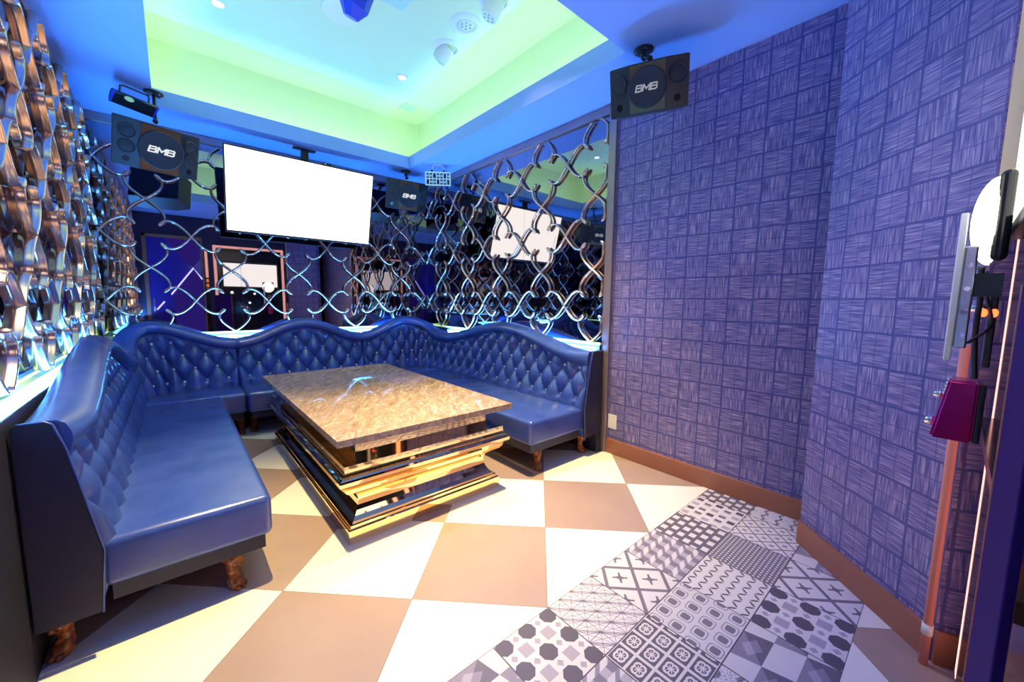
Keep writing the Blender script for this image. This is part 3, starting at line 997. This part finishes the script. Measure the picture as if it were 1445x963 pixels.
def speaker(label, loc, rotz, tilt, W, H, D, double, up, logo='logo_gold', roll=0.0):
    t = thing('loudspeaker', label, 'loudspeaker', loc, (tilt, roll, rotz), group='black karaoke loudspeakers')
    cw = W * 0.235; wb = 0.10 * W
    pts = [(-cw, -D / 2), (cw, -D / 2), (W / 2, -D / 2 + wb), (W / 2, -D / 2 + wb + 0.02), (W / 2 - 0.05, D / 2), (-W / 2 + 0.05, D / 2), (-W / 2, -D / 2 + wb + 0.02), (-W / 2, -D / 2 + wb)]
    bm = bmesh.new(); add_prism(bm, pts, -H / 2, H / 2)
    bmesh.ops.bevel(bm, geom=list(bm.edges), offset=0.004, segments=2, affect='EDGES')
    obj('cabinet', bm, 'black_plastic', t)
    # metallic centre strip
    obj('centre_strip', box(-cw * 0.95, cw * 0.95, -D / 2 - 0.002, -D / 2 + 0.004, -H / 2 + 0.008, H / 2 - 0.008), 'gold_strip', t)
    R = min(H * 0.40, cw * 1.12)
    bm = bmesh.new()
    add_lathe(bm, [(R * 1.03, 0), (R * 1.03, 0.014), (R * 0.98, 0.02), (R * 0.92, 0.018), (R * 0.5, 0.022), (0.002, 0.024)], 36, FR_M(0, -D / 2 - 0.001, 0))
    w_ = obj('woofer', bm, 'black_cloth', t); autosmooth(w_, 40)
    lettering('BMB', R * 0.36, logo, w_, FR_M(0, -D / 2 - 0.0245, 0))
    ang = math.atan2(wb, W / 2 - cw)
    for sgn in (-1, 1):
        mx = sgn * (cw + W / 2) / 2; my = -D / 2 + wb / 2
        az = sgn * ang
        def disc(r, dz, name, mat='black_cloth', ring=True, dx=0.0):
            bm = bmesh.new()
            M = FR_M(mx + dx * math.cos(az), my + dx * math.sin(az), dz, az)
            if ring: add_lathe(bm, [(r, 0), (r, 0.008), (r * 0.93, 0.012), (r * 0.86, 0.008), (r * 0.80, 0.006), (r * 0.4, 0.010), (0.001, 0.012)], 24, M)
            else: add_lathe(bm, [(r, 0), (r, 0.002), (0.001, 0.0022)], 20, M)
            o = obj(name, bm, mat, t); autosmooth(o, 40); return o
        if double:
            disc(H * 0.145, H * 0.24, 'tweeter'); disc(H * 0.145, -H * 0.08, 'tweeter')
            disc(H * 0.06, -H * 0.34, 'port', 'black_gloss', False)
        else:
            disc(H * 0.20, H * 0.16, 'tweeter'); disc(H * 0.075, -H * 0.30, 'port', 'black_gloss', False)
    # ceiling mount
    m = thing('speaker_mount', up[1], 'mount', (up[0][0], up[0][1], ZC))
    bm = bmesh.new()
    add_lathe(bm, [(0.062, 0), (0.062, -0.008), (0.05, -0.016), (0.012, -0.02)][::-1], 20, Matrix())
    obj('mount_plate', bm, 'black_plastic', m)
    c, s_ = math.cos(rotz), math.sin(rotz)
    top = Vector(loc) + Matrix.Rotation(rotz, 3, 'Z') @ (Matrix.Rotation(tilt, 3, 'X') @ Vector((0, 0.0, H / 2 + 0.022)))
    d = top - m.location
    bm = bmesh.new(); add_tube(bm, [(0, 0, -0.015), (d.x * 0.1, d.y * 0.1, d.z * 0.4), (d.x, d.y, d.z + 0.01), (d.x, d.y, d.z)], 0.011, 10)
    add_ball(bm, (d.x * 0.1, d.y * 0.1, d.z * 0.45), 0.02)
    add_ball(bm, (d.x, d.y, d.z + 0.005), 0.018)
    obj('mount_arm', bm, 'black_plastic', m, smooth=True)
    for k in range(4):
        a = PI / 4 + k * PI / 2
        bm = bmesh.new(); add_tube(bm, [(0.045 * math.cos(a), 0.045 * math.sin(a), -0.022), (0.045 * math.cos(a), 0.045 * math.sin(a), -0.006)], 0.007, 8)
        obj('bolt', bm, 'steel', m)
    return t
speaker('black loudspeaker with gold BMB lettering above the blue wallpaper edge', (0.79, -0.08, 2.665), math.atan2(-0.93, 0.40), 0.36, 0.46, 0.27, 0.24, False, ((0.80, -0.02), 'black ceiling mount of the speaker near the wallpaper'), 'logo_gold')
speaker('black loudspeaker with BMB lettering in the far left corner', (-1.60, 2.83, 2.50), 0.30, 0.34, 0.52, 0.34, 0.26, True, ((-1.58, 2.84), 'black ceiling mount of the far left speaker'), 'logo_glow')
speaker('black loudspeaker with BMB lettering right of the television', (0.74, 3.24, 2.63), -0.10, 0.28, 0.52, 0.35, 0.24, True, ((0.75, 3.24), 'black ceiling mount of the speaker right of the television'), 'logo_glow')

# ------------------------------------------------------------------ light fixtures
def grid_light():
    t = thing('grid_light', 'white LED grid spotlight bar hanging at the far right corner of the soffit', 'stage light', (0.93, 2.76, 2.765), (0.15, 0, -0.62))
    W, H, D = 0.30, 0.155, 0.05
    bm = box(-W / 2 + 0.01, W / 2 - 0.01, 0.004, D, -H / 2 + 0.01, H / 2 - 0.01, 0.006)
    obj('housing', bm, 'blue_dark', t)
    bm = bmesh.new()
    add_box(bm, -W / 2, W / 2, -0.012, 0.006, H / 2 - 0.014, H / 2, 0.003); add_box(bm, -W / 2, W / 2, -0.012, 0.006, -H / 2, -H / 2 + 0.014, 0.003)
    add_box(bm, -W / 2, W / 2, -0.010, 0.006, -0.005, 0.005)
    for k in range(8):
        x = -W / 2 + 0.007 + (W - 0.014) * k / 7
        add_box(bm, x - 0.007 if k in (0, 7) else x - 0.0045, x + 0.007 if k in (0, 7) else x + 0.0045, -0.0105, 0.006, -H / 2 + 0.002, H / 2 - 0.002)
    obj('grid_frame', bm, 'plastic_overlit', t)
    for r in range(2):
        for k in range(7):
            x = -W / 2 + 0.007 + (W - 0.014) * (k + 0.5) / 7; z = (r - 0.5) * 0.068
            bm = bmesh.new(); add_lathe(bm, [(0.013, 0), (0.011, 0.006), (0.004, 0.009)], 10, FR_M(x, 0.0035, z))
            obj('lens', bm, 'lens_dim' if (k + r) % 3 else 'black_gloss', t)
    bm = bmesh.new(); add_tube(bm, [(-0.07, 0.02, H / 2 - 0.02), (-0.07, 0.02, H / 2 + 0.045), (-0.05, 0.02, H / 2 + 0.075), (0.05, 0.02, H / 2 + 0.075), (0.07, 0.02, H / 2 + 0.045), (0.07, 0.02, H / 2 - 0.02)], 0.007, 8)
    add_box(bm, -0.03, 0.03, 0.0, 0.04, H / 2 + 0.07, H / 2 + 0.085)
    obj('bracket', bm, 'white_plastic', t)
    for s in (-1, 1):
        bm = bmesh.new(); add_lathe(bm, [(0.012, 0), (0.014, 0.012), (0.010, 0.018)], 12, FR_M(s * 0.070, 0.012, H / 2 + 0.01))
        obj('knob', bm, 'black_plastic', t)
grid_light()

def wash_light():
    t = thing('wash_light', 'dark rounded effect light on a bracket above the far left speaker', 'stage light', (-1.69, 2.62, 2.725), (0.0, 0.12, 0.25))
    t.scale = (0.78, 0.78, 0.78)
    pts = []
    for k in range(13):
        a = -PI * 0.15 + PI * 1.05 * k / 12
        pts.append((0.085 * math.cos(a), 0.062 * math.sin(a)))
    bm = bmesh.new(); add_prism(bm, pts, -0.155, 0.155, 'x')
    o = obj('housing', bm, 'black_gloss', t); autosmooth(o, 30)
    for s in (-1, 1):
        bm = bmesh.new(); add_prism(bm, [(a * 1.03, b * 1.03) for a, b in pts], s * 0.150 - 0.008, s * 0.150 + 0.008, 'x')
        obj('end_cap', bm, 'blue_dark', t)
    bm = bmesh.new(); add_ball(bm, (-0.05, -0.078, 0.0), 0.026, 1.3, 0.5, 0.8)
    obj('lens', bm, 'lens_dim', t, smooth=True)
    bm = bmesh.new(); add_tube(bm, [(-0.10, 0.02, 0.04), (-0.10, 0.02, 0.13), (-0.08, 0.02, 0.14), (0.08, 0.02, 0.14), (0.10, 0.02, 0.13), (0.10, 0.02, 0.04)], 0.007, 8)
    obj('bracket', bm, 'black_plastic', t)
wash_light()

def gem_light():
    t = thing('gem_light', 'blue faceted laser projector hanging from the tray ceiling', 'stage light', (-0.50, 1.40, 3.36), (0.45, 0.12, 0.15))
    t.scale = (0.78, 0.78, 0.78)
    bm = bmesh.new()
    rings = []
    for r, z in ((0.062, -0.15), (0.125, -0.06), (0.14, 0.10), (0.10, 0.17)):
        rings.append([bm.verts.new((r * math.cos(PI / 8 + 2 * PI * i / 8), r * 0.9 * math.sin(PI / 8 + 2 * PI * i / 8), z)) for i in range(8)])
    for a, b in zip(rings, rings[1:]):
        for i in range(8): bm.faces.new((a[i], a[(i + 1) % 8], b[(i + 1) % 8], b[i]))
    bm.faces.new(rings[0][::-1]); bm.faces.new(rings[-1])
    obj('housing', bm, 'blue_plastic', t)
    bm = bmesh.new()
    for k in range(3): add_box(bm, -0.03, 0.03, -0.138, -0.124, 0.0 + k * 0.022, 0.010 + k * 0.022)
    obj('vent_slots', bm, 'black_plastic', t)
    p = obj('ceiling_plate', add_lathe(bmesh.new(), [(0.15, 0), (0.145, -0.02), (0.05, -0.026)][::-1], 32), 'white_plastic')
    p.location = (-0.42, 1.92, ZT)
    tag(p, 'round cream ceiling plate beside the blue faceted projector', 'ceiling plate')
    bm = bmesh.new(); add_tube(bm, [(0, 0, 0.16), (0.0, 0.02, 0.27)], 0.02, 12)
    obj('stem', bm, 'blue_dark', t)
gem_light()

def can_light(loc, tiltx, tilty, label, ring_only=False):
    t = thing('ceiling_spotlight', label, 'ceiling light', (loc[0], loc[1], ZT), group='white adjustable LED spotlights in the tray')
    t.scale = (1.2, 1.2, 1.2)
    bm = bmesh.new(); add_lathe(bm, [(0.066, -0.001), (0.066, -0.012), (0.085, -0.016), (0.108, -0.008), (0.112, 0.0)], 32, Matrix(), cap=False)
    o = obj('trim_ring', bm, 'white_plastic', t, smooth=True)
    M = Matrix.Rotation(tilty, 4, 'Y') @ Matrix.Rotation(tiltx, 4, 'X')
    depth = -0.012 if ring_only else -0.11
    bm = bmesh.new(); add_lathe(bm, [(0.058, 0.0), (0.058, depth + 0.012), (0.052, depth), (0.004, depth)], 24, M)
    h = obj('lamp_head', bm, 'white_plastic', t); autosmooth(h, 40)
    for k in range(7):
        a = 2 * PI * k / 6; r = 0.0 if k == 6 else 0.032
        bm = bmesh.new(); add_lathe(bm, [(0.009, depth - 0.0005), (0.008, depth - 0.003), (0.002, depth - 0.004)], 10, M @ Matrix.Translation((r * math.cos(a), r * math.sin(a), 0)))
        obj('led', bm, 'lens_dim', h)
can_light((0.45, 1.76), 0.55, 0.45, 'white tilted ceiling spotlight, farthest of the row in the tray')
can_light((0.40, 1.39), 0, 0, 'white flush ceiling spotlight between the two tilted ones', True)
can_light((0.43, 1.03), 0.3, 0.35, 'white tilted ceiling spotlight, nearest of the row in the tray')

def downlight(x, y, label, s=1.0):
    t = thing('downlight', label, 'ceiling light', (x, y, ZT), group='warm recessed downlights')
    obj('trim_ring', add_lathe(bmesh.new(), [(0.035, -0.001), (0.038, -0.01), (0.055, -0.008), (0.06, 0.0)], 28, Matrix(), cap=False), 'white_plastic', t, smooth=True)
    obj('lamp', add_lathe(bmesh.new(), [(0.002, -0.006), (0.034, -0.004), (0.036, 0.0)], 24, Matrix()), 'warm_lamp', t)
downlight(-1.17, 0.50, 'warm recessed downlight at the front left of the tray')
downlight(0.40, 0.55, 'warm recessed downlight at the front right of the tray')
downlight(-1.16, 2.49, 'warm recessed downlight at the back left of the tray')
downlight(0.35, 2.47, 'warm recessed downlight at the back right of the tray')
for x, y, lab in ((0.685, 3.02, 'small square access panel in the far right corner of the tray'), (-0.14, 1.52, 'small square access panel beside the blue faceted projector')):
    o = obj('access_panel', box(-0.085, 0.085, -0.085, 0.085, -0.006, 0, 0.002), 'panel_green', loc=(x, y, ZT))
    tag(o, lab, 'ceiling panel')

# ------------------------------------------------------------------ outlet on the right wall
t = thing('wall_outlet', 'white wall outlet beside the end of the right sofa', 'outlet', (XR, 0.405, 0.285))
obj('cover_plate', box(-0.006, 0, -0.042, 0.042, -0.062, 0.062, 0.002), 'white_plastic', t)
obj('socket', box(-0.008, -0.005, -0.018, 0.018, 0.008, 0.036), 'white_plastic', t)
obj('socket', box(-0.008, -0.005, -0.018, 0.018, -0.036, -0.008), 'white_plastic', t)

# ------------------------------------------------------------------ FRONT WALL (seen in the mirrors): door, niche with screen
def front_wall():
    y = YF
    d = struct('door_1', box(-1.88, -1.06, y + 0.001, y + 0.035, 0.0, 2.46, 0.003), 'purple_glass')
    bm = bmesh.new()
    add_prism(bm, [(-1.62, 2.46), (-1.075, 2.46), (-1.075, 2.10), (-1.20, 1.92), (-1.30, 1.98)], y + 0.035, y + 0.037, 'y')
    add_prism(bm, [(-1.20, 1.86), (-1.07, 1.66), (-1.07, 0.5), (-1.50, 0.5), (-1.55, 1.32)], y + 0.035, y + 0.037, 'y')
    o = obj('door_pattern', bm, 'purple_glow', d)
    bm = bmesh.new()
    add_tube(bm, [(-1.57, y + 0.045, 1.36), (-1.20, y + 0.045, 1.90), (-1.07, y + 0.045, 1.68)], 0.011, 8)
    add_tube(bm, [(-1.80, y + 0.045, 1.06), (-1.68, y + 0.045, 1.22)], 0.011, 8)
    obj('chevron_light', bm, 'violet_led', d)
    bm = bmesh.new(); add_tube(bm, [(-1.83, y + 0.04, 1.0), (-1.83, y + 0.075, 1.02), (-1.83, y + 0.075, 1.28), (-1.83, y + 0.04, 1.30)], 0.01, 8)
    obj('door_handle', bm, 'chrome', d, smooth=True)
    bm = bmesh.new()
    add_box(bm, -1.94, -1.885, y, y + 0.05, 0, 2.52); add_box(bm, -1.055, -1.035, y, y + 0.05, 0, 2.52); add_box(bm, -1.94, -1.035, y, y + 0.05, 2.465, 2.52)
    struct('trim_9', bm, 'base_wood')
    # strip of display light between door and niche
    t = thing('light_column', 'narrow lit display column between the purple door and the screen niche', 'light column', (-0.985, y, 0))
    obj('housing', box(-0.035, 0.035, 0.001, 0.02, 0.3, 2.3), 'black_gloss', t)
    obj('white_light', box(-0.022, 0.022, 0.02, 0.024, 1.72, 2.28), 'pink_led', t)
    for k in range(3): obj('amber_light', box(-0.022, 0.022, 0.02, 0.024, 1.62 - k * 0.1, 1.69 - k * 0.1), 'orange_glow', t)
    # niche
    t = thing('screen_niche', 'black equipment niche with a pink lit frame and a screen in it', 'equipment niche', (-0.22, y, 0))
    bm = bmesh.new()
    add_box(bm, -0.60, 0.60, 0.001, 0.012, 0.05, 2.36)
    obj('back_panel', bm, 'black_gloss', t)
    bm = bmesh.new()
    add_box(bm, -0.645, -0.595, 0.001, 0.013, 0.05, 2.40); add_box(bm, 0.595, 0.645, 0.001, 0.013, 0.05, 2.40); add_box(bm, -0.595, 0.595, 0.001, 0.013, 2.35, 2.40)
    obj('lit_frame', bm, 'pink_led', t)
    bm = box(-0.52, 0.52, 0.012, 0.04, 1.52, 2.08, 0.004)
    sc = obj('screen_housing', bm, 'black_plastic', t)
    obj('screen', box(-0.495, 0.495, 0.04, 0.042, 1.55, 2.045), 'niche_screen', sc)
    obj('shelf', box(-0.595, 0.595, 0.012, 0.04, 0.94, 0.97), 'black_gloss', t)
    for x, z, r, m in ((-0.36, 1.42, 0.028, 'dome_glow'), (0.05, 1.40, 0.022, 'white_led'), (-0.1, 1.10, 0.012, 'red_led'), (-0.05, 1.2, 0.018, 'warm_lamp'), (-0.2, 1.12, 0.014, 'orange_glow')):
        bm = bmesh.new(); add_lathe(bm, [(r, 0), (r * 0.8, 0.006), (0.002, 0.01)], 16, Matrix.Translation((x, 0.012, z)) @ Matrix.Rotation(-PI / 2, 4, 'X'))
        obj('indicator_light', bm, m, t)
front_wall()

# ------------------------------------------------------------------ equipment close to the camera at the right edge
def equipment():
    y = YF
    cab = thing('equipment_panel', 'dark purple glossy panel with a copper edge at the right of the picture', 'panel', (-0.60, y, 0))
    obj('panel_board', box(-0.28, 0.0, 0.045, 0.055, 0.0, 1.36, 0.002), 'jamb', cab)
    obj('copper_edge', box(0.0, 0.004, 0.045, 0.0565, 0.0, 1.36), 'conduit', cab)
    # tablet
    X = 0.10
    t = thing('wall_tablet', 'pale thin touch tablet seen edge on beside the round lamp', 'tablet', (X - 0.10, y, 1.38))
    obj('tablet_body', box(-0.012, 0.012, 0.094, 0.118, -0.165, 0.10, 0.004), 'steel', t)
    obj('tablet_screen', box(-0.016, 0.010, 0.118, 0.132, -0.20, 0.185, 0.003), 'white_plastic', t)
    obj('tablet_bracket', box(0.0, 0.02, 0.047, 0.096, -0.03, 0.03), 'black_plastic', t)
    for k in range(4):
        bm = bmesh.new(); add_lathe(bm, [(0.007, 0), (0.006, 0.003), (0.002, 0.003)], 12, Matrix.Translation((-0.012, 0.106, -0.13 + k * 0.06)) @ Matrix.Rotation(-PI / 2, 4, 'Y'))
        obj('port', bm, 'chrome', t)
    # dome lamp
    t = thing('dome_lamp', 'glowing round dome lamp on a black housing at the right edge', 'lamp', (X, y, 1.545))
    obj('housing', box(-0.12, 0.10, 0.047, 0.075, -0.105, 0.115, 0.012), 'black_gloss', t)
    bm = bmesh.new()
    pr = [(0.115 * math.cos(a), 0.042 * math.sin(a)) for a in [PI / 2 * k / 8 for k in range(8)]] + [(0.002, 0.042)]
    add_lathe(bm, pr, 28, Matrix.Translation((-0.01, 0.072, 0.005)) @ Matrix.Rotation(-PI / 2, 4, 'X'))
    obj('dome', bm, 'dome_glow', t, smooth=True)
    # cables and plugs below the lamp
    t = thing('plug_box', 'black socket strip with chrome plugs and two orange lights below the round lamp', 'socket strip', (X, y, 1.32))
    obj('strip_body', box(-0.03, 0.03, 0.047, 0.062, -0.16, 0.07, 0.004), 'black_plastic', t)
    for k, (yy, zz, m) in enumerate(((0.085, 0.045, 'chrome'), (0.085, -0.0, 'chrome'))):
        bm = bmesh.new(); add_lathe(bm, [(0.011, -0.02), (0.013, 0.0), (0.011, 0.022), (0.004, 0.026)], 14, Matrix.Translation((-0.01, yy - 0.01, zz)) @ Matrix.Rotation(-PI / 2, 4, 'X'))
        obj('plug', bm, m, t, smooth=True)
    for yy in (0.078, 0.060):
        bm = bmesh.new(); add_ball(bm, (-0.032, yy - 0.008, -0.012), 0.007, 0.7, 1, 1.6)
        obj('indicator_light', bm, 'red_led', t, smooth=True)
    bm = bmesh.new(); add_tube(bm, catmull([(X - 0.03, y + 0.075, 1.42), (X - 0.03, y + 0.07, 1.36), (X - 0.04, y + 0.055, 1.28), (X - 0.06, y + 0.085, 1.235), (X - 0.085, y + 0.10, 1.225)], 6), 0.0035, 8)
    tag(obj('cable', bm, 'black_plastic', smooth=True), 'thin black cable looping from the round lamp to the tablet', 'cable')
    bm = bmesh.new(); add_tube(bm, catmull([(X - 0.05, y + 0.085, 1.43), (X - 0.05, y + 0.08, 1.35), (X - 0.04, y + 0.08, 1.26), (X - 0.04, y + 0.075, 1.18), (X - 0.04, y + 0.07, 1.13)], 6), 0.006, 8)
    tag(obj('cable', bm, 'black_plastic', smooth=True), 'thick black cable hanging down beside the socket strip', 'cable')
    # magenta control box
    t = thing('control_box', 'magenta metal control box with chrome knobs at the right edge', 'control box', (X, y, 1.035))
    bm = bmesh.new(); add_prism(bm, [(0.060, -0.085), (0.140, -0.085), (0.115, 0.085), (0.060, 0.085)], -0.05, 0.05, 'x')
    # profile given as (y, z)
    bmesh.ops.bevel(bm, geom=list(bm.edges), offset=0.006, segments=3, affect='EDGES')
    obj('face_cover', bm, 'magenta', t)
    obj('back_box', box(-0.045, 0.045, 0.047, 0.060, -0.085, 0.080, 0.004), 'black_plastic', t)
    for zz, yy, r in ((-0.045, 0.134, 0.013), (0.035, 0.123, 0.010)):
        bm = bmesh.new(); add_lathe(bm, [(r, 0), (r * 1.05, 0.008), (r * 0.9, 0.018), (r * 0.3, 0.020)], 18, Matrix.Translation((-0.01, yy, zz)) @ Matrix.Rotation(-PI / 2 + 0.12, 4, 'X'))
        obj('knob', bm, 'chrome', t, smooth=True)
    for k in range(5):
        bm = bmesh.new(); add_ball(bm, (-0.03, 0.1215 - k * 0.0015, 0.045 + k * 0.010), 0.004)
        obj('switch', bm, 'chrome', t, smooth=True)
    # conduit running down the corner
    t = thing('cable_conduit', 'slim orange pink conduit running down the wall corner to the floor', 'conduit', (EX - 0.035, EY + 0.018, 0))
    bm = bmesh.new(); add_tube(bm, [(0, 0, 1.19), (0, 0, 0.0)], 0.013, 12)
    obj('pipe', bm, 'conduit', t, smooth=True)
    bm = bmesh.new(); add_tube(bm, [(0, 0, 0.16), (0, 0, 0.12)], 0.016, 12)
    obj('coupling', bm, 'white_plastic', t, smooth=True)
    # pale door casing above
    struct('trim_10', box(0.488, 0.50, y + 0.0, y + 0.066, 1.75, ZC), 'paint')
equipment()
